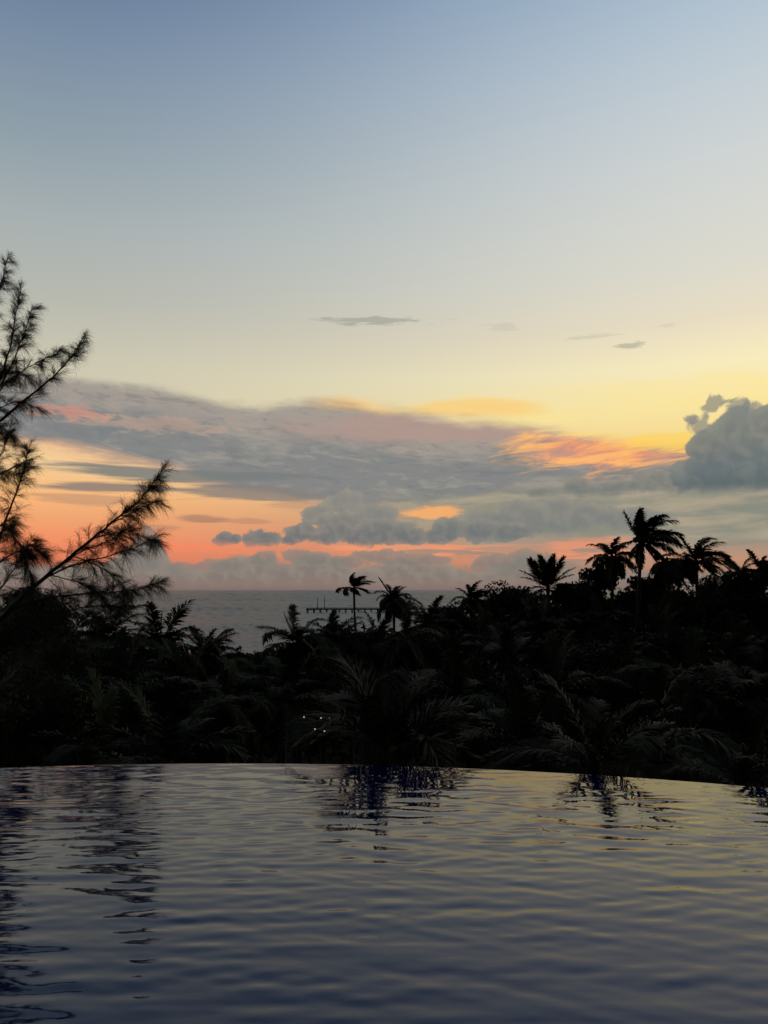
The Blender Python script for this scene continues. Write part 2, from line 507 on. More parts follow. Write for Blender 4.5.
def water_mat(name, col, rough, bumps, ior=1.33, tint=(1, 1, 1)):
    m = bpy.data.materials.new(name); m.use_nodes = True
    t = m.node_tree; b = t.nodes['Principled BSDF']
    b.inputs['Base Color'].default_value = (*col, 1)
    b.inputs['Roughness'].default_value = rough
    b.inputs['IOR'].default_value = ior
    b.inputs['Specular Tint'].default_value = (*tint, 1)
    tc = t.nodes.new('ShaderNodeTexCoord')
    prev = None
    for (sx, sy, dist, strength, detail) in bumps:
        mp = t.nodes.new('ShaderNodeMapping'); mp.inputs['Scale'].default_value = (sx, sy, 1)
        t.links.new(tc.outputs['Object'], mp.inputs['Vector'])
        n = t.nodes.new('ShaderNodeTexNoise'); n.noise_dimensions = '2D'; n.inputs['Scale'].default_value = 1.0; n.inputs['Detail'].default_value = detail
        t.links.new(mp.outputs[0], n.inputs['Vector'])
        bp = t.nodes.new('ShaderNodeBump'); bp.inputs['Strength'].default_value = strength; bp.inputs['Distance'].default_value = dist
        t.links.new(n.outputs['Fac'], bp.inputs['Height'])
        if prev: t.links.new(prev.outputs[0], bp.inputs['Normal'])
        prev = bp
    if prev: t.links.new(prev.outputs[0], b.inputs['Normal'])
    return m


M['pool'] = water_mat('pool_water', (0.001, 0.008, 0.060), 0.03, [(9.0, 18.0, 0.003, 0.15, 2)], 1.56, (0.0, 0.10, 0.46))
M['sea'] = water_mat('sea_water', (0.080, 0.200, 0.290), 0.3, [(0.5, 0.9, 0.15, 0.5, 2)], 1.11)

# ------------------------------------------------------------------ sea, shore, ground

# wind waves as real geometry; they lengthen with distance like what one can make out of them
rng = np.random.default_rng(4)
ND, NA = 760, 620
dist = 95.0 * (42000 / 95.0) ** np.linspace(0, 1, ND)
ang = np.radians(np.concatenate((np.linspace(-80, -32, 30), np.linspace(-31.5, 31.5, NA - 60), np.linspace(32, 80, 30))))
gd, ga = np.meshgrid(dist, ang, indexing='ij')
ld = np.log(gd) / math.log(42000 / 95.0) * ND
hh = np.zeros_like(gd)
for k in range(36):
    lam = rng.uniform(4.2, 13.0)
    f = 2 * math.pi / lam
    hh += (lam / 40) * np.sin(ld * f + ga * rng.normal(0, 260) + rng.uniform(0, 6.28) + 2.0 * np.sin(ga * rng.uniform(10, 60) + ld * rng.uniform(-0.05, 0.05))) * (0.6 + 0.5 * np.sin(ga * rng.uniform(5, 40) + ld * 0.03 * k + k))
calm = 0.75 + 0.35 * np.sin(ld * 0.11 + 3 * np.sin(ga * 3.0)) * np.sin(ld * 0.043 + ga * 6 + 1.0)
step = gd * (math.log(42000 / 95.0) / ND)
hh = hh / hh.std() * 0.10 * calm * np.minimum(step, 14.0) / 1.0
V = np.stack((gd * np.sin(ga), gd * np.cos(ga), hh), -1).reshape(-1, 3)
i, j = np.meshgrid(np.arange(ND - 1), np.arange(NA - 1), indexing='ij')
q = np.stack((i * NA + j, i * NA + j + 1, (i + 1) * NA + j + 1, (i + 1) * NA + j), -1).reshape(-1, 4)
kind(MB().add(V, q).build('sea', M['sea'], smooth_=True), 'structure')


def hills(x, y, s, seed):
    r = np.random.default_rng(seed); h = 0
    for k in range(7):
        a = r.uniform(0, 2 * math.pi); f = s * r.uniform(0.5, 1.8)
        h = h + np.sin((x * math.cos(a) + y * math.sin(a)) * f + r.uniform(0, 6)) / 7
    return h


def ground_z(x, y):
    s = np.clip((y - 112 - 4 * hills(x, y, 0.05, 3)) / 28.0, 0, 1)
    return GZ + 0.25 * hills(x, y, 0.12, 5) - 4.0 * s * s * (3 - 2 * s)


xs = np.concatenate((np.linspace(-2500, -130, 12), np.linspace(-120, 120, 100), np.linspace(130, 2500, 12)))
ys = np.concatenate((np.linspace(-2500, -60, 10), np.linspace(-50, 170, 90)))
gx, gy = np.meshgrid(xs, ys)
gz = ground_z(gx, gy)
ny, nx = gx.shape
i, j = np.meshgrid(np.arange(ny - 1), np.arange(nx - 1), indexing='ij')
q = np.stack((i * nx + j, i * nx + j + 1, (i + 1) * nx + j + 1, (i + 1) * nx + j), -1).reshape(-1, 4)
kind(MB().add(np.stack((gx, gy, gz), -1), q).build('ground', M['ground'], smooth_=True), 'structure')

# ------------------------------------------------------------------ infinity pool


def on_water(px, py):
    d = ray(px, py)
    return EYE + d * ((WATER - EYE.z) / d.z)


e1, e2, e3 = on_water(0, 768), on_water(250, 763.5), on_water(768, 788)
A = np.array([[2 * (e2.x - e1.x), 2 * (e2.y - e1.y)], [2 * (e3.x - e1.x), 2 * (e3.y - e1.y)]])
B = np.array([e2.x ** 2 + e2.y ** 2 - e1.x ** 2 - e1.y ** 2, e3.x ** 2 + e3.y ** 2 - e1.x ** 2 - e1.y ** 2])
PC = np.linalg.solve(A, B); PR = math.hypot(e1.x - PC[0], e1.y - PC[1])
POOL_W = min(9.0, PR * 0.8)
print('pool circle', PC, PR)


def edge_y(x): return PC[1] + np.sqrt(PR ** 2 - (x - PC[0]) ** 2)


rng = np.random.default_rng(12)
NX, NY = 800, 720
xs = np.linspace(PC[0] - POOL_W, PC[0] + POOL_W, NX)
tt = np.linspace(0, 1, NY)
Y0 = 1.0
gx = np.repeat(xs[None, :], NY, 0)
gy = Y0 + (edge_y(xs) - Y0)[None, :] * tt[:, None]
h = np.zeros_like(gx)
for k in range(70):
    lam = math.exp(rng.normal(math.log(0.17), 0.5))
    lam = min(max(lam, 0.07), 1.0)
    a = rng.normal(0.04, 0.27)
    kx, ky = math.sin(a) * 2 * math.pi / lam, math.cos(a) * 2 * math.pi / lam
    slope = 0.0063
    # each train of ripples is strong in some patches and weak in others
    env = 0.7 + 0.7 * np.sin(1.7 * np.sin(gx * rng.uniform(0.2, 0.9) + k) + gx * rng.uniform(0.3, 1.1) + gy * rng.uniform(-0.8, 0.8) + rng.uniform(0, 6))
    h += slope * lam / (2 * math.pi) * env * np.sin(kx * gx + ky * gy + rng.uniform(0, 6.28))
h *= np.clip((1 - tt) * 7, 0.35, 1)[:, None]
gz = WATER + h
# the film of water that rolls over the edge
cx = (xs - PC[0]) / PR; cyy = (edge_y(xs) - PC[1]) / PR
rows = [np.stack((gx, gy, gz), -1)]
for (out, dz) in ((0.02, -0.006), (0.04, -0.022), (0.05, -0.06), (0.052, -0.3)):
    rows.append(np.stack((xs + cx * out, edge_y(xs) + cyy * out, gz[-1] * 0 + WATER + dz), -1)[None])
G = np.concatenate(rows, 0)
ny = G.shape[0]
i, j = np.meshgrid(np.arange(ny - 1), np.arange(NX - 1), indexing='ij')
q = np.stack((i * NX + j, i * NX + j + 1, (i + 1) * NX + j + 1, (i + 1) * NX + j), -1).reshape(-1, 4)
kind(MB().add(G.reshape(-1, 3), q).build('pool_water', M['pool'], smooth_=True), 'structure')
# basin: outer wall down to the garden, side walls, near kerb and floor
mb = MB()
NW = 60
xw = np.linspace(PC[0] - POOL_W, PC[0] + POOL_W, NW); ew = edge_y(xw)
nxw, nyw = (xw - PC[0]) / PR, (ew - PC[1]) / PR
ring = []
for (off, z) in ((-0.25, 9.2), (-0.25, WATER - 0.05), (0.03, WATER - 0.05), (0.03, GZ - 0.6)):
    ring.append(np.stack((xw + nxw * off, ew + nyw * off, np.full(NW, z)), -1))
V = np.concatenate(ring)
i, j = np.meshgrid(np.arange(3), np.arange(NW - 1), indexing='ij')
mb.add(V, np.stack((i * NW + j, i * NW + j + 1, (i + 1) * NW + j + 1, (i + 1) * NW + j), -1).reshape(-1, 4))
xl, xr = xw[0], xw[-1]
mb.box((xl - 0.3, Y0, 9.2), (xl, ew[0], WATER + 0.06)); mb.box((xr, Y0, 9.2), (xr + 0.3, ew[-1], WATER + 0.06))
mb.box((xl - 0.3, Y0, 9.0), (xr + 0.3, ew.max() - 0.27, 9.19))
kind(mb.build('pool_basin', M['tile']), 'structure')
mb = MB().box((xl - 3, -6, WATER - 0.25), (xr + 3, Y0 - 0.01, WATER + 0.05))
kind(mb.build('pool_deck', M['stone']), 'structure')

# ------------------------------------------------------------------ pier far out on the water
PD = 415.0
p0, p1 = at(306.5, 608.4, PD), at(470, 608.4, PD)
t = thing('pier', 'long dark wooden pier on thin piles far out on the sea', 'pier', (p0.x, PD, 0))
Ln = p1.x - p0.x
zt = p0.z
deck = MB().box((0, -2.0, zt - 0.7), (Ln, 2.0, zt)).build('deck', M['timber'], t)
rl = MB()
for yy in (-1.9, 1.9):
    rl.box((0.1, yy - 0.06, zt + 0.28), (Ln, yy + 0.06, zt + 0.40))
    for k in range(int(Ln / 2.6)): rl.box((0.2 + k * 2.6, yy - 0.07, zt), (0.34 + k * 2.6, yy + 0.07, zt + 0.28))
rl.build('railing', M['timber'], t)
for k in range(int(Ln / 3.4) + 1):
    mb = MB()
    for yy in (-1.6, 1.6): mb.tube([(0.6 + k * 3.4, yy, -2.5), (0.6 + k * 3.4, yy, zt - 0.7)], 0.34, 8)
    mb.box((0.2 + k * 3.4, -1.9, zt - 0.95), (1.0 + k * 3.4, 1.9, zt - 0.703))
    mb.build('piling', M['timber'], t)
for px_, top in ((317.5, 598.0), (324.6, 597.2)):
    q_ = at(px_, top, PD)
    mb = MB(); x_ = q_.x - p0.x
    mb.tube([(x_, 0, zt), (x_, 0, q_.z)], [0.2, 0.14], 8)
    mb.box((x_ - 0.3, -0.5, q_.z), (x_ + 0.3, 0.5, q_.z + 0.18))
    mb.build('lamp_post', M['timber'], t)

# ------------------------------------------------------------------ palms


def frond_geo(mb, base, d0, L, droop, wind=(0, 0, 0), n=40, leaf=0.62, rng=None, w=0.045, spread=62, hang=0.55, closed=False):
    """one feather leaf: a bending rachis and two rows of drooping blades"""
    K = 16
    d = np.array(d0, float); d /= np.linalg.norm(d)
    p = np.array(base, float); wind = np.array(wind, float)
    pts, dirs = [p.copy()], [d.copy()]
    for k in range(K):
        s = (k + 1) / K
        d = d + (np.array((0, 0, -1.0)) * droop * (0.35 + s) + wind * (0.3 + s)) * (1.35 / K)
        d /= np.linalg.norm(d)
        p = p + d * (L / K)
        pts.append(p.copy()); dirs.append(d.copy())
    pts, dirs = np.array(pts), np.array(dirs)
    mb.tube(pts, np.linspace(0.035, 0.006, K + 1) * (L / 3.2), 4)
    tilt = rng.normal(0, 0.25)
    for sg in (-1, 1):
        u = (np.arange(n) + rng.uniform(0.1, 0.9, n)) / n
        s = 0.13 + 0.87 * u
        f = s * K; k0 = np.clip(f.astype(int), 0, K - 1); fr = (f - k0)[:, None]
        P = pts[k0] * (1 - fr) + pts[k0 + 1] * fr
        D = dirs[k0] * (1 - fr) + dirs[k0 + 1] * fr
        up = np.tile(np.array((tilt, tilt * 0.6, 1.0)), (n, 1))
        side = np.cross(D, up)
        nn = np.linalg.norm(side, axis=1)[:, None]
        side = np.where(nn > 0.15, side / np.maximum(nn, 1e-6), np.array((0.7, 0.7, 0.0)))
        upv = np.cross(side, D)
        ang = np.radians(spread * (1 - 0.55 * u) + rng.normal(0, 6, n))[:, None]
        if closed: ang = ang * 0.12
        dl = side * sg * np.sin(ang) + D * np.cos(ang) + upv * rng.normal(0.12, 0.16, n)[:, None]
        dl /= np.linalg.norm(dl, axis=1)[:, None]
        ll = (leaf * (0.42 + 0.9 * np.sin(np.pi * (0.18 + 0.74 * u))) * rng.uniform(0.85, 1.1, n) * 0.8)[:, None]
        g = np.array((0, 0, -1.0)) * hang + wind * 0.8
        if closed: g = g * 0.15
        m1 = P + dl * ll * 0.5 + g * ll * 0.10
        m2 = P + dl * ll * 0.9 + g * ll * 0.42
        wv = np.cross(dl, upv + 0.3 * D); wv /= np.linalg.norm(wv, axis=1)[:, None] + 1e-9
        wv = wv * (w * rng.uniform(0.8, 1.2, n))[:, None] * 0.5
        V = np.concatenate((P - wv * 0.7, P + wv * 0.7, m1 - wv, m1 + wv, m2))
        ii = np.arange(n)
        mb.add(V, np.stack((ii, ii + n, ii + 3 * n, ii + 2 * n), 1), np.stack((ii + 2 * n, ii + 3 * n, ii + 4 * n), 1))
    return mb


def crown_plan(rng, n, L, wind, up=1.0, low=-28):
    """directions of a spiral crown: young leaves stand, old ones hang"""
    out = []
    for k in range(n):
        a = k * 2.39996 + rng.normal(0, 0.15)
        s = k / (n - 1)
        pitch = math.radians(72 * up * (1 - s) + low * s + rng.normal(0, 10))
        d = (math.cos(a) * math.cos(pitch), math.sin(a) * math.cos(pitch), math.sin(pitch))
        out.append((d, L * (0.72 + 0.33 * math.sin(math.pi * (0.15 + 0.75 * s))) * rng.uniform(0.78, 1.1), 0.75 + 0.75 * rng.random()))
    return out


def trunk_mb(h, r0, r1, lean, rng, bow=0.0):
    K = 18
    s = np.linspace(0, 1, K)
    pts = np.stack((lean[0] * (s ** 1.5 - 1) + bow * np.sin(np.pi * s), lean[1] * (s ** 1.5 - 1), h * s - 0.35 * (s == 0)), -1)
    r = r1 + (r0 - r1) * (1 - s) ** 1.6
    r[0] *= 1.5; r = r * (1 + 0.05 * rng.standard_normal(K))
    return MB().tube(pts, r, 10)


def heart_mb(rng, r=0.16):
    s = np.linspace(0, 1, 6)
    return MB().tube(np.stack((s * 0, s * 0, -0.45 + s * 0.85), -1), r * np.array((0.75, 1.1, 1.15, 0.95, 0.6, 0.2)), 8)


def hero_palm(px, py, D, label, seed, L=3.2, n=20, wind=(0.25, 0, 0), lean=(0, 0), plan=None, leafn=62, spear=None, up=1.0, low=-28,
              nuts=0, w=0.075, bow=0.0, hang=0.75, material='palm', r=0.15, leaf=0.95, group='coconut palms behind the pool'):
    rng = np.random.default_rng(seed)
    c = at(px, py, D)
    gz_ = float(ground_z(np.array(c.x - lean[0]), np.array(c.y - lean[1])))
    t = thing('palm_tree', label, 'palm tree', (c.x, c.y, gz_), group)
    h = c.z - gz_
    trunk_mb(h - 0.2, r * 1.35, r * 0.8, lean, rng, bow).build('trunk', M['trunk'], t, True)
    cr = heart_mb(rng, r).build('crown', M['palm_dry'], t, True)
    cr.location = (0, 0, h)
    for (d, l, dr) in (plan or crown_plan(rng, n, L, wind, up, low)):
        mb = MB(); frond_geo(mb, (0, 0, 0), d, l, dr, wind, leafn, leaf * l / 3.2, rng, w, hang=hang)
        o = mb.build('frond', M[material], cr)
    if spear:
        mb = MB(); frond_geo(mb, (0, 0, 0), (spear[0], 0, spear[1]), math.hypot(*spear), 0.02, (0, 0, 0), 30, 0.5, rng, w, closed=True)
        mb.build('spear_leaf', M['palm'], cr)
    for k in range(nuts):
        a = rng.uniform(0, 6.28)
        s = np.linspace(-1, 1, 7); pr = 0.12 * np.sqrt(np.maximum(1 - s * s, 0.02))
        mb = MB().tube(np.stack((s * 0, s * 0, s * 0.15), -1), pr, 8)
        o = mb.build('coconut', M['coconut'], cr, True); o.location = (math.cos(a) * 0.26, math.sin(a) * 0.26, -0.35 - 0.12 * rng.random())
    return t


def img_plan(spec):
    """fronds given by their angle as seen from the pool and their lean away from it"""
    out = []
    for (a, dep, l, dr) in spec:
        out.append(((math.cos(R(a)), dep, math.sin(R(a))), l, dr))
    return out


W1 = (0.55, 0.05, 0.0)
TALL = img_plan([(122, 0.2, 2.7, .10), (104, -.3, 2.7, .7), (92, .5, 2.9, .9), (80, -.5, 3.1, 1.0), (70, .3, 3.2, 1.05), (60, -.2, 3.2, 1.0), (50, .5, 3.2, 1.0), (38, -.5, 3.1, .9),
                 (26, .2, 3.1, .8), (14, -.3, 3.0, .75), (2, .4, 3.0, .6), (-14, -.4, 2.9, .5), (-34, .3, 2.5, .4), (-62, -.3, 2.2, .3), (-100, .3, 2.0, .2), (-140, -.3, 1.8, .2), (170, .6, 1.9, .9),
                 (65, 1.6, 3.0, .9), (55, -1.6, 3.0, .9), (150, -1.2, 2.0, .8)])
FAN = img_plan([(168, .3, 1.9, .7), (150, -.3, 2.4, .35), (138, .4, 2.6, .3), (127, -.4, 2.7, .2), (117, .3, 2.7, .15), (107, -.2, 2.6, .15), (97, .4, 2.6, .2), (88, -.4, 2.5, .2), (79, .2, 2.7, .2), (69, -.3, 2.7, .2),
                (59, .4, 2.7, .25), (48, -.4, 2.6, .3), (37, .3, 2.5, .4), (22, -.3, 2.2, .6), (5, .4, 1.9, .8), (190, -.4, 1.8, .6), (80, 1.4, 2.4, .5), (110, -1.4, 2.4, .5), (-30, .4, 1.7, .4), (215, .2, 1.7, .4)])
# the skyline, right to left
hero_palm(641, 541, 60, 'tallest coconut palm on the skyline, its fronds swept to the right', 3, wind=(0.35, 0, 0), plan=TALL, lean=(0.8, 0), w=0.095, leafn=70, hang=0.95, r=0.17, nuts=3)
hero_palm(612, 557, 64, 'upright coconut palm on a pale straight trunk, left neighbour of the tallest palm', 5, L=2.3, n=24, wind=(0.3, 0, 0), w=0.090, lean=(0.2, 0), low=-50)
hero_palm(667, 562, 58, 'ragged hanging palm between the tallest palm and the wide arching one', 7, L=2.3, n=18, wind=(0.7, 0, 0), up=0.6, low=-60, w=0.085)
hero_palm(696, 562, 59, 'wide coconut palm right of the tallest palm, its fronds arching right', 9, L=2.7, n=20, wind=(0.8, 0, 0), w=0.090, up=1.05, low=-15, hang=0.75, nuts=2)
hero_palm(741, 575, 62, 'low palm head on the skyline, next to the right of the wide arching palm', 11, L=2.1, n=20, wind=(0.6, 0, 0), w=0.085)
hero_palm(763, 574, 60, 'low palm head on the skyline cut by the right edge of the photo', 13, L=2.1, n=20, wind=(0.6, 0, 0), w=0.085)
hero_palm(548, 588, 60, 'palm with stiff fronds standing up like a fan, alone on the skyline', 15, L=2.6, n=22, wind=(0.05, 0, 0), plan=FAN, w=0.075, hang=0.45)
hero_palm(471, 600, 70, 'palm head with short curled fronds breaking the last strip of sea horizon', 17, L=2.1, n=22, wind=(0.7, 0, 0), w=0.085, low=-45)
hero_palm(394, 600, 72, 'bushy palm at the visible pier\'s right end, one stiff young leaf rising on its left', 19, L=2.4, n=26, wind=(0.55, 0, 0), w=0.090, low=-45, spear=(-1.35, 2.0), nuts=3)
hero_palm(354, 588, 92, 'slender wind-bent palm on a thin trunk in front of the distant pier', 21, L=2.4, n=16, wind=(1.5, 0, 0.25), w=0.095, lean=(-0.9, 0), up=1.1, low=-10, r=0.16, bow=-0.35, hang=0.8)
hero_palm(297, 645, 45, 'palm left of the pier with a thin spike of unopened leaf above its dark head', 23, L=2.8, n=24, wind=(0.35, 0, 0), w=0.075, low=-30, spear=(-0.75, 1.75))
hero_palm(336, 646, 50, 'palm below the slender wind-bent one, short dark stalks standing at its left', 25, L=2.9, n=22, wind=(0.35, 0, 0), w=0.075, spear=(-0.6, 1.7))
hero_palm(160, 650, 40, 'broad palm under the tip of the long rising casuarina branch', 27, L=3.0, n=24, wind=(0.2, 0, 0), w=0.075, spear=(0.05, 1.75))
hero_palm(206, 664, 42, 'palm whose fronds slope down into the patch of open sea', 29, L=2.5, n=22, wind=(0.4, 0, 0), w=0.075)
hero_palm(104, 640, 41, 'palm head behind the lowest casuarina branches', 31, L=3.2, n=22, wind=(0.2, 0, 0), w=0.075)
hero_palm(262, 676, 40, 'small drooping palm at the right end of the open sea patch', 33, L=1.9, n=16, wind=(0.3, 0, 0), w=0.075, low=-55)
# close to the water's edge
hero_palm(384, 748, 7.7, 'near palm just beyond the pool edge with long stiff blades fanned out to the left', 41, r=0.07, L=1.02, n=16, wind=(-0.12, 0, 0.02), leafn=40, w=0.018, up=1.0, low=18, hang=0.2, material='palm_dry', leaf=1.35)
hero_palm(594, 770, 7.25, 'near palm beyond the pool edge right of centre, pale midribs on its fronds', 43, r=0.07, L=1.02, n=12, wind=(-0.25, 0, 0), leafn=44, w=0.018, up=1.0, low=22, hang=0.5, material='palm_dry', leaf=0.95)
hero_palm(745, 790, 7.0, 'near palm at the right end of the pool edge with low arching fronds', 45, r=0.07, L=0.82, n=12, wind=(-0.3, 0, 0), leafn=44, w=0.018, up=0.9, low=0, hang=0.5, leaf=0.95)

# palms of the dark mass below the skyline: four kinds of head, copied
def crown_mb(seed, L, n, wind, low, hang, w):
    rng = np.random.default_rng(seed); mb = MB()
    for (d, l, dr) in crown_plan(rng, n, L, wind, 1.0, low): frond_geo(mb, (0, 0, 0), d, l, dr, wind, 42, 0.9 * l / 3.2, rng, w, hang=hang)
    return mb
PALM_PROTO = [(crown_mb(101, 2.8, 20, (0.25, 0, 0), -35, 0.6, 0.075).mesh('crown', M['palm']), 'feathery'),
              (crown_mb(102, 2.6, 16, (0.4, 0, 0), -55, 0.8, 0.075).mesh('crown', M['palm']), 'drooping'),
              (crown_mb(103, 3.0, 18, (0.05, 0, 0), 0, 0.4, 0.075).mesh('crown', M['palm_dry']), 'upright')]
TRUNK_PROTO = trunk_mb(1.0, 0.2, 0.13, (0, 0), np.random.default_rng(5)).mesh('trunk', M['trunk'], True)


def mass_palm(px, py, D, k, label, sc=1.0, lean=(0, 0)):
    c = at(px, py, D)
    gz_ = float(ground_z(np.array(c.x), np.array(c.y)))
    t = thing('palm_tree', label, 'palm tree', (c.x, c.y, gz_), 'coconut palms behind the pool')
    h = c.z - gz_
    if lean == (0, 0):
        tr = link('trunk', TRUNK_PROTO, t); tr.scale = (1, 1, h)
    else:
        trunk_mb(h, 0.2, 0.13, lean, np.random.default_rng(int(px))).build('trunk', M['trunk'], t, True)
    cr = link('crown', PALM_PROTO[k][0], t); cr.location = (0, 0, h)
    cr.rotation_euler = (0, 0, (px * 0.37 + py) % 6.28); cr.scale = (sc, sc, sc)


for a in (
    (58, 668, 32, 0, 'dark palm head left of the broad palm, below the casuarina branches'),
    (128, 694, 27, 1, 'drooping palm straight below the broad palm at the left'),
    (188, 702, 30, 0, 'dark palm head under the palm that slopes into the sea patch'),
    (28, 712, 22, 2, 'palm with upright fronds low beside the casuarina trunk', 0.8),
    (96, 752, 17, 1, 'low drooping palm near the left end of the pool edge', 0.75),
    (168, 762, 16, 0, 'low feathery palm just above the left half of the pool edge', 0.7),
    (226, 704, 27, 1, 'drooping palm left of the small lights, below the open sea patch', 0.8),
    (284, 702, 30, 0, 'palm head just above and left of the small lights', 0.9),
    (324, 686, 34, 1, 'drooping palm above the small lights', 0.9),
    (376, 648, 50, 0, 'palm head under the bushy palm at the right end of the pier'),
    (428, 624, 58, 0, 'palm head right of the bushy pier palm and just under the sea strip', 0.9),
    (408, 640, 44, 1, 'drooping palm on a slanting pale trunk, above the near palm at centre', 1.0, (-1.9, 0.4)),
    (452, 702, 29, 0, 'dark palm right of the slanting trunk, low in the trees'),
    (482, 640, 50, 1, 'drooping palm under the curled palm of the sea strip'),
    (507, 664, 44, 2, 'upright palm low between the curled palm and the fan-shaped palm'),
    (541, 634, 52, 0, 'palm head directly under the fan-shaped palm'),
    (562, 690, 31, 1, 'drooping palm above the near palm with pale midribs'),
    (520, 752, 18, 0, 'low palm left of the near palm with pale midribs', 0.75),
    (622, 664, 45, 0, 'palm head below the pale straight trunk'),
    (664, 640, 50, 1, 'drooping palm below the tallest palm, deep in the trees'),
    (692, 690, 30, 0, 'palm head above the near palm at the right end of the pool'),
    (656, 748, 17, 1, 'low drooping palm between the two near palms on the right', 0.75),
    (738, 652, 45, 0, 'palm head below the two low skyline palms at the right'),
    (758, 704, 27, 2, 'upright palm cut by the right edge of the photo, low in the trees', 0.9),
    (600, 624, 56, 0, 'palm head left of the pale straight trunk, under the round tree', 0.9),
    (716, 618, 56, 1, 'drooping palm under the wide palm right of the tallest one', 0.9),
): mass_palm(*a)


# ------------------------------------------------------------------ broadleaf trees
def broadleaf_mb(seed, rx, rz, lobes, per, size):
    rng = np.random.default_rng(seed)
    leaves, wood = MB(), MB()
    cs = []
    for k in range(lobes):
        a = rng.uniform(0, 6.28); rr = rx * math.sqrt(rng.uniform(0.02, 1)) * 0.72
        z = rng.uniform(-1.0, 0.62) * rz * (1 - 0.5 * (rr / rx) ** 2)
        cs.append((math.cos(a) * rr, math.sin(a) * rr, z))
    for c in cs:
        n = int(per * rng.uniform(0.6, 1.3)); r = rx * rng.uniform(0.22, 0.42)
        d = rng.standard_normal((n, 3)); d /= np.linalg.norm(d, axis=1)[:, None]
        P = np.array(c) + d * (r * rng.uniform(0.35, 1.12, n) ** 0.6)[:, None] * np.array((1, 1, 0.75))
        nrm = d + rng.standard_normal((n, 3)) * 0.6; nrm /= np.linalg.norm(nrm, axis=1)[:, None]
        a = np.cross(nrm, rng.standard_normal((n, 3))); a /= np.linalg.norm(a, axis=1)[:, None]
        b = np.cross(nrm, a)
        s = (size * rng.uniform(0.6, 1.3, n))[:, None]
        V = np.concatenate((P - a * s, P + b * s * 0.45 + nrm * s * 0.1, P + a * s, P - b * s * 0.45 + nrm * s * 0.1))
        ii = np.arange(n)
        leaves.add(V, np.stack((ii, ii + n, ii + 2 * n, ii + 3 * n), 1))
        s_ = np.linspace(0, 1, 7)[:, None]
        p0_ = np.array((0, 0, -rz * 0.95)); p1_ = np.array(c)
        mid = (p0_ + p1_) / 2 + np.array((0, 0, rz * 0.2))
        pts = (1 - s_) ** 2 * p0_ + 2 * s_ * (1 - s_) * mid + s_ ** 2 * p1_
        wood.tube(pts, np.linspace(0.11, 0.02, 7), 6)
    return leaves.mesh('crown', M['leaf']), wood.mesh('limbs', M['bark'], True)


BL = [broadleaf_mb(201, 3.2, 2.6, 24, 330, 0.19), broadleaf_mb(202, 3.6, 2.2, 26, 320, 0.19), broadleaf_mb(203, 2.6, 2.9, 22, 340, 0.19),
      broadleaf_mb(204, 3.2, 2.6, 30, 1100, 0.075)]


def broadleaf(px, py, D, k, sc, label):
    c = at(px, py, D)
    gz_ = float(ground_z(np.array(c.x), np.array(c.y)))
    t = thing('broadleaf_tree', label, 'tree', (c.x, c.y, gz_), 'round leafy trees among the palms')
    h = c.z - gz_; hb = max(h - 2.6 * sc, 0.8)
    tr = link('trunk', TRUNK_PROTO, t); tr.scale = (1.2 * sc, 1.2 * sc, hb + 0.3)
    li = link('limbs', BL[k][1], t); cr = link('crown', BL[k][0], t)
    for o in (li, cr): o.location = (0, 0, h); o.scale = (sc, sc, sc); o.rotation_euler = (0, 0, (px * 0.71) % 6.28)


for a in (
    (590, 588, 66, 0, 0.92, 'round leafy tree on the skyline between the fan-shaped palm and the pale straight trunk'),
    (512, 603, 68, 1, 0.95, 'flat-topped leafy tree on the skyline left of the fan-shaped palm'),
    (722, 591, 68, 1, 0.85, 'flat leafy tree on the skyline between the wide palm and the right-hand palm heads'),
    (752, 599, 60, 0, 0.9, 'leafy tree under the two low palm heads at the right edge'),
    (566, 602, 62, 2, 0.85, 'leafy tree filling the gap right of the fan-shaped palm'),
    (446, 620, 64, 1, 0.8, 'low leafy tree under the strip of sea horizon'),
    (642, 596, 64, 0, 0.9, 'leafy tree round the foot of the tallest palm'),
    (690, 608, 56, 1, 0.9, 'leafy tree below the wide palm right of the tallest'),
    (404, 662, 52, 0, 0.9, 'leafy tree behind the slanting trunk'),
    (352, 690, 34, 3, 0.7, 'small leafy tree right of the drooping palm above the lights'),
    (480, 690, 38, 0, 0.8, 'leafy tree low in the middle of the tree mass'),
    (596, 668, 44, 1, 0.85, 'leafy tree left of the palm below the pale trunk'),
    (636, 700, 34, 3, 0.75, 'leafy tree low behind the near palm with pale midribs'),
    (724, 690, 36, 1, 0.75, 'leafy tree low at the right under the palm heads'),
    (540, 664, 46, 2, 0.85, 'narrow leafy tree below the fan-shaped palm'),
    (440, 654, 48, 2, 0.8, 'narrow leafy tree right of the slanting trunk'),
    (686, 650, 48, 2, 0.8, 'narrow leafy tree deep between the tallest palm and the right edge'),
    (768, 660, 46, 0, 0.8, 'leafy tree cut by the right edge of the photo'),
    (20, 634, 24, 3, 0.75, 'dense dark leafy tree behind the casuarina trunk at the left edge'),
    (84, 702, 28, 3, 0.75, 'leafy tree below the casuarina, left of the drooping palm'),
    (6, 706, 19, 3, 0.7, 'dark leafy tree at the foot of the casuarina, cut by the left edge'),
    (248, 712, 40, 1, 0.6, 'small leafy tree low at the left of the small lights'),
    (150, 690, 36, 0, 0.7, 'leafy tree behind the drooping palm at the left'),
    (214, 696, 40, 2, 0.65, 'leafy bush-like tree under the open sea patch'),
    (300, 676, 44, 1, 0.75, 'leafy tree under the spiked palm left of the pier'),
): broadleaf(*a)

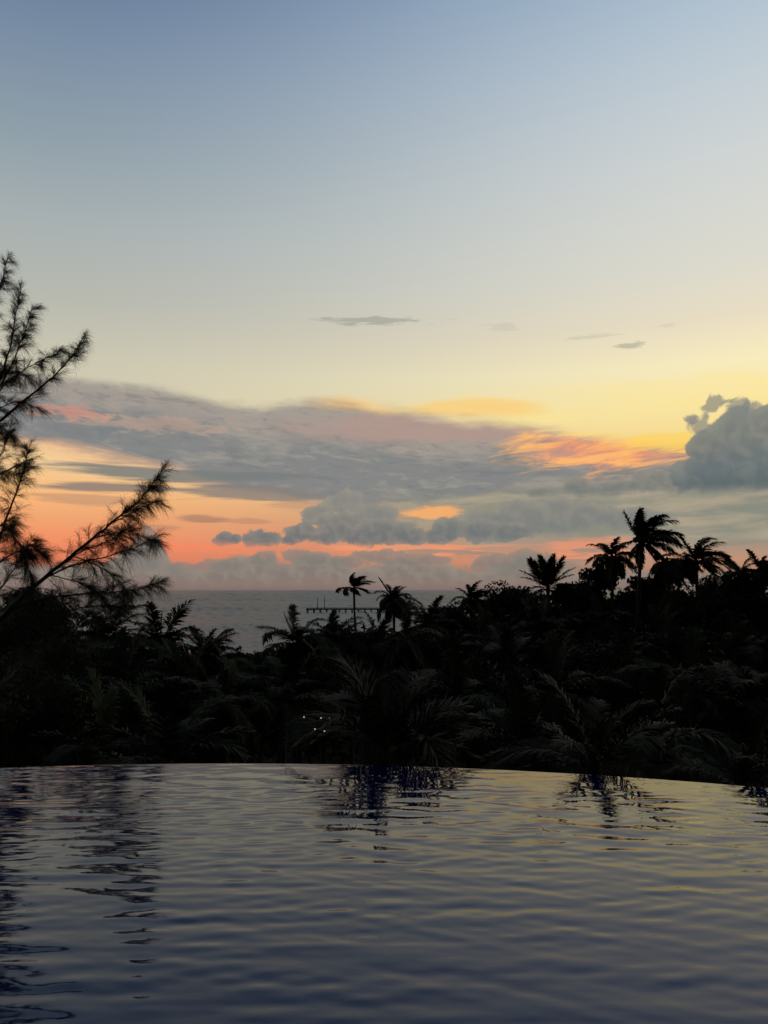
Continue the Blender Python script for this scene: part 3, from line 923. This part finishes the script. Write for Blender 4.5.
# ------------------------------------------------------------------ undergrowth
rng = np.random.default_rng(77)
n = 110000
yy = 8.0 + 100 * rng.random(n) ** 1.5
xx = (rng.random(n) * 2 - 1) * (yy * 0.62 + 6)
keep = ~((yy > 33) & (yy < 42) & (xx > -8.5) & (xx < -2.0)) | (rng.random(n) < 0.15)
xx, yy = xx[keep], yy[keep]; n = len(xx)
ax = xx / yy
tall = np.clip((yy - 38) / 22, 0, 1) * (np.clip((ax + 0.13) / 0.06, 0, 1) * 4.8 + np.clip((ax - 0.10) / 0.05, 0, 1) * 3.4) * np.clip((112 - yy) / 15, 0.3, 1)
top = 1.3 + tall * (0.8 + 0.5 * hills(xx, yy, 0.35, 15)) + 1.3 * hills(xx, yy, 0.7, 9) + 0.9 * hills(xx, yy, 2.2, 10)
P = np.stack((xx, yy, ground_z(xx, yy) + np.clip(top, 0.15, 10.5) * rng.random(n) ** 0.4), -1)
nrm = rng.standard_normal((n, 3)) + (0, 0, 0.8); nrm /= np.linalg.norm(nrm, axis=1)[:, None]
a = np.cross(nrm, rng.standard_normal((n, 3))); a /= np.linalg.norm(a, axis=1)[:, None]
b = np.cross(nrm, a); s = ((0.10 + 0.0045 * yy) * rng.uniform(0.6, 1.4, n))[:, None]
ii = np.arange(n)
und = MB().add(np.concatenate((P - a * s, P + b * s * 0.4 + nrm * s * 0.12, P + a * s, P - b * s * 0.4 + nrm * s * 0.12)), np.stack((ii, ii + n, ii + 2 * n, ii + 3 * n), 1))
o = kind(und.build('undergrowth', M['under']), 'stuff'); o['label'] = 'dark leafy undergrowth covering the ground between the palms'; o['category'] = 'undergrowth'

# ------------------------------------------------------------------ casuarina at the left
CD = 13.0
base = at(-26, 640, CD)
cz = float(ground_z(np.array(base.x), np.array(base.y)))
cas = thing('casuarina_tree', 'tall casuarina with drooping feathery needle branches at the left edge, rising far above the palms', 'tree', (base.x, base.y, cz))
B0 = np.array((base.x, base.y, cz))
trk = [np.array(at(px_, py_, CD)) - B0 for (px_, py_) in ((-26, 590), (-30, 480), (-24, 360), (-32, 240), (-26, 120), (-22, 20))]
tp = np.array([(0.15, 0.05, -0.4), (0.05, 0, 3.0), (0.0, 0.0, 7.0)] + [tuple(v) for v in trk])
ss = np.linspace(0, len(tp) - 1, 40)
tps = np.stack([np.interp(ss, np.arange(len(tp)), tp[:, k]) for k in range(3)], -1)
MB().tube(tps, np.linspace(0.24, 0.025, 40), 10).build('trunk', M['bark'], cas, True)


def needles(mb, P, D, n_per, ln, rng, sag=0.5):
    """thin drooping needles from points P along directions D"""
    P = np.repeat(P, n_per, 0); D = np.repeat(D, n_per, 0); n = len(P)
    P = P + rng.normal(0, 0.012, (n, 3))
    d = D * rng.uniform(0.5, 1.1, n)[:, None] + rng.standard_normal((n, 3)) * 0.34; d /= np.linalg.norm(d, axis=1)[:, None]
    l = (ln * rng.uniform(0.55, 1.25, n))[:, None]
    g = np.array((0.06, 0, -1.0)) * sag
    m1 = P + d * l * 0.5 + g * l * 0.12; m2 = P + d * l * 0.88 + g * l * 0.5
    w = np.cross(d, rng.standard_normal((n, 3))); w /= np.linalg.norm(w, axis=1)[:, None]; w = w * 0.0014
    ii = np.arange(n)
    mb.add(np.concatenate((P - w, P + w, m1 - w, m1 + w, m2)), np.stack((ii, ii + n, ii + 3 * n, ii + 2 * n), 1), np.stack((ii + 2 * n, ii + 3 * n, ii + 4 * n), 1))


def bough(pts, r0, seed, dens=1.0, start=0.2, ln=0.24, twig=0.34, sag=0.8):
    rng = np.random.default_rng(seed)
    pts = np.array(pts, float)
    seg = np.concatenate(([0], np.cumsum(np.linalg.norm(np.diff(pts, axis=0), axis=1)))); Lt = seg[-1]
    K = max(10, int(Lt / 0.12)); u = np.linspace(0, Lt, K)
    # smooth the traced line
    fine = np.stack([np.interp(u, seg, pts[:, k]) for k in range(3)], -1)
    for _ in range(3): fine[1:-1] = (fine[:-2] + 2 * fine[1:-1] + fine[2:]) / 4
    fine[1:-1] += rng.normal(0, 0.008, (K - 2, 3))
    br = MB().tube(fine, np.linspace(r0, 0.004, K), 6)
    tan = np.gradient(fine, axis=0); tan /= np.linalg.norm(tan, axis=1)[:, None]
    fol = MB(); NP, ND = [], []
    nt = int(Lt * 17 * dens)
    for k in range(nt):
        s = start + (1 - start) * rng.random() ** 0.8
        f = s * (K - 1); i0 = min(int(f), K - 2); p = fine[i0] + (fine[i0 + 1] - fine[i0]) * (f - i0)
        d = tan[i0] * rng.uniform(0.5, 1.2) + rng.standard_normal(3) * 0.55 + np.array((0, 0, -0.05)); d /= np.linalg.norm(d)
        tl = twig * rng.uniform(0.35, 1.15) * (1.15 - 0.7 * s)
        q = np.linspace(0, 1, 6)[:, None]
        tw = p + d * tl * q + np.array((0.02, 0, -0.22)) * tl * q ** 2
        br.tube(tw, np.linspace(0.005, 0.0018, 6), 3, False)
        NP.append(tw[1:]); ND.append(np.tile(d, (5, 1)))
    i1 = int(K * 0.55)
    NP.append(fine[i1:]); ND.append(tan[i1:])
    NP.append(fine[-6:]); ND.append(tan[-6:])
    needles(fol, np.concatenate(NP), np.concatenate(ND), 9, ln, rng, sag)
    o = br.build('branch', M['bark'], cas, True)
    fol.build('needle_foliage', M['needle'], o)


def traced(pp, d0=0.0, d1=0.0):
    n = len(pp)
    return [np.array(at(p[0], p[1], CD + d0 + (d1 - d0) * k / (n - 1))) - B0 for k, p in enumerate(pp)]


for (pp, d1, r0, dens, start, tw) in (
    ([(-26, 650), (5, 615), (32, 588), (75, 553), (115, 520), (140, 500), (163, 470)], -0.4, 0.05, 1.3, 0.36, 0.40),
    ([(45, 578), (80, 562), (110, 556), (135, 549), (158, 536)], 0.4, 0.018, 1.3, 0.1, 0.42),
    ([(60, 566), (85, 548), (105, 545), (128, 528)], -0.8, 0.014, 1.2, 0.2, 0.36),
    ([(-26, 650), (15, 606), (60, 596), (110, 592), (140, 590), (164, 580)], 0.8, 0.03, 1.2, 0.3, 0.42),
    ([(-26, 600), (-4, 548), (8, 515), (20, 482), (30, 446)], 0.2, 0.035, 1.6, 0.25, 0.40),
    ([(-26, 540), (0, 520), (15, 535), (26, 560), (32, 580)], -0.6, 0.02, 1.5, 0.2, 0.36),
    ([(-26, 452), (0, 420), (25, 400), (55, 376), (72, 358), (84, 336)], -0.2, 0.03, 1.3, 0.22, 0.30),
    ([(-26, 440), (0, 405), (20, 400), (44, 411)], 0.5, 0.014, 1.1, 0.2, 0.22),
    ([(-26, 430), (2, 385), (30, 366), (62, 350)], 0.5, 0.018, 1.3, 0.2, 0.28),
    ([(-26, 430), (0, 380), (12, 340), (21, 288)], 0.3, 0.028, 1.5, 0.2, 0.30),
    ([(-26, 425), (4, 380), (22, 342), (32, 308)], -0.6, 0.022, 1.5, 0.25, 0.30),
    ([(-30, 370), (-12, 320), (0, 288), (8, 256)], -0.2, 0.022, 1.5, 0.2, 0.30),
    ([(-28, 400), (-8, 372), (10, 370), (30, 378)], 0.9, 0.015, 1.4, 0.2, 0.28),
    ([(-28, 450), (-10, 425), (4, 425), (14, 440)], 0.6, 0.014, 1.4, 0.2, 0.26),
    ([(-26, 500), (-8, 470), (4, 452), (12, 420)], 0.8, 0.018, 1.4, 0.2, 0.30),
    ([(-26, 660), (10, 628), (50, 614), (90, 606), (128, 606)], -0.7, 0.025, 1.0, 0.25, 0.45),
    ([(-26, 690), (15, 655), (50, 640), (85, 640)], 0.6, 0.025, 1.2, 0.2, 0.45),
    ([(-26, 590), (0, 560), (25, 548), (50, 552)], -0.9, 0.018, 1.4, 0.2, 0.40),
    ([(-26, 620), (0, 590), (20, 560), (32, 540)], 1.0, 0.02, 1.4, 0.2, 0.40),
    ([(70, 556), (92, 562), (112, 574), (128, 592)], -0.2, 0.012, 1.5, 0.1, 0.42),
    ([(95, 538), (118, 532), (138, 532), (155, 541)], 0.3, 0.012, 1.4, 0.1, 0.36),
    ([(110, 524), (128, 514), (146, 506), (158, 500)], -0.5, 0.010, 1.3, 0.1, 0.32),
    ([(50, 575), (70, 580), (90, 586), (108, 604)], 0.5, 0.012, 1.5, 0.1, 0.42),
    ([(-26, 720), (5, 690), (30, 680), (60, 684)], 0.2, 0.02, 1.2, 0.2, 0.45),
): bough(traced(pp, 0.0, d1), r0, int(abs(pp[-1][0] * 7 + pp[-1][1])), dens, start, twig=tw)
# the rest of its crown, mostly left of the view
rng = np.random.default_rng(8)
for k in range(22):
    z0 = 6.5 + 9.5 * k / 22
    a = math.radians(rng.uniform(125, 235) if k % 3 or k > 12 else rng.choice((88, 272)) + rng.uniform(-8, 8))
    L_ = 2.6 * (1.1 - 0.75 * k / 22) * rng.uniform(0.8, 1.2)
    i0 = int(np.argmin(np.abs(tps[:, 2] - z0))); p = tps[i0]
    q = np.linspace(0, 1, 6)[:, None]
    dv = np.array((math.cos(a), math.sin(a), 0.0))
    bough(p + dv * L_ * q + np.array((0, 0, 1.0)) * L_ * (0.55 * q - 0.1 * q ** 2), 0.03, 900 + k, 0.9, 0.2, twig=0.36)

# ------------------------------------------------------------------ string of small lights in the near palm
bulbs = [(304, 717), (315, 729), (321, 718), (324.5, 731), (329.5, 718)]
SD = 7.0
b0 = at(318, 722, SD)
ls = thing('light_string', 'string of five tiny white lights strung to the left of the near palm', 'string lights', tuple(b0))
knots = [at(240, 748, 9.5)] + [at(x, y - 1.2, SD) for x, y in bulbs] + [at(352, 730, 7.2), at(384, 748, 7.65)]
cp = np.array([np.array(k) - np.array(b0) for k in knots])
ss = np.linspace(0, len(cp) - 1, 60)
cps = np.stack([np.interp(ss, np.arange(len(cp)), cp[:, k]) for k in range(3)], -1)
MB().tube(cps, 0.0022, 5).build('cord', M['cord'], ls)
for x, y in bulbs:
    c = np.array(at(x, y, SD)) - np.array(b0)
    s = np.linspace(-1, 1, 8)
    o = MB().tube(np.stack((s * 0, s * 0, s * 0.007), -1), 0.0065 * np.sqrt(np.maximum(1 - s * s, 0.03)), 8).build('bulb', M['bulb'], ls, True)
    o.location = tuple(c)
    MB().tube([(0, 0, 0.005), (0, 0, 0.018)], 0.005, 6).build('socket', M['cord'], o)
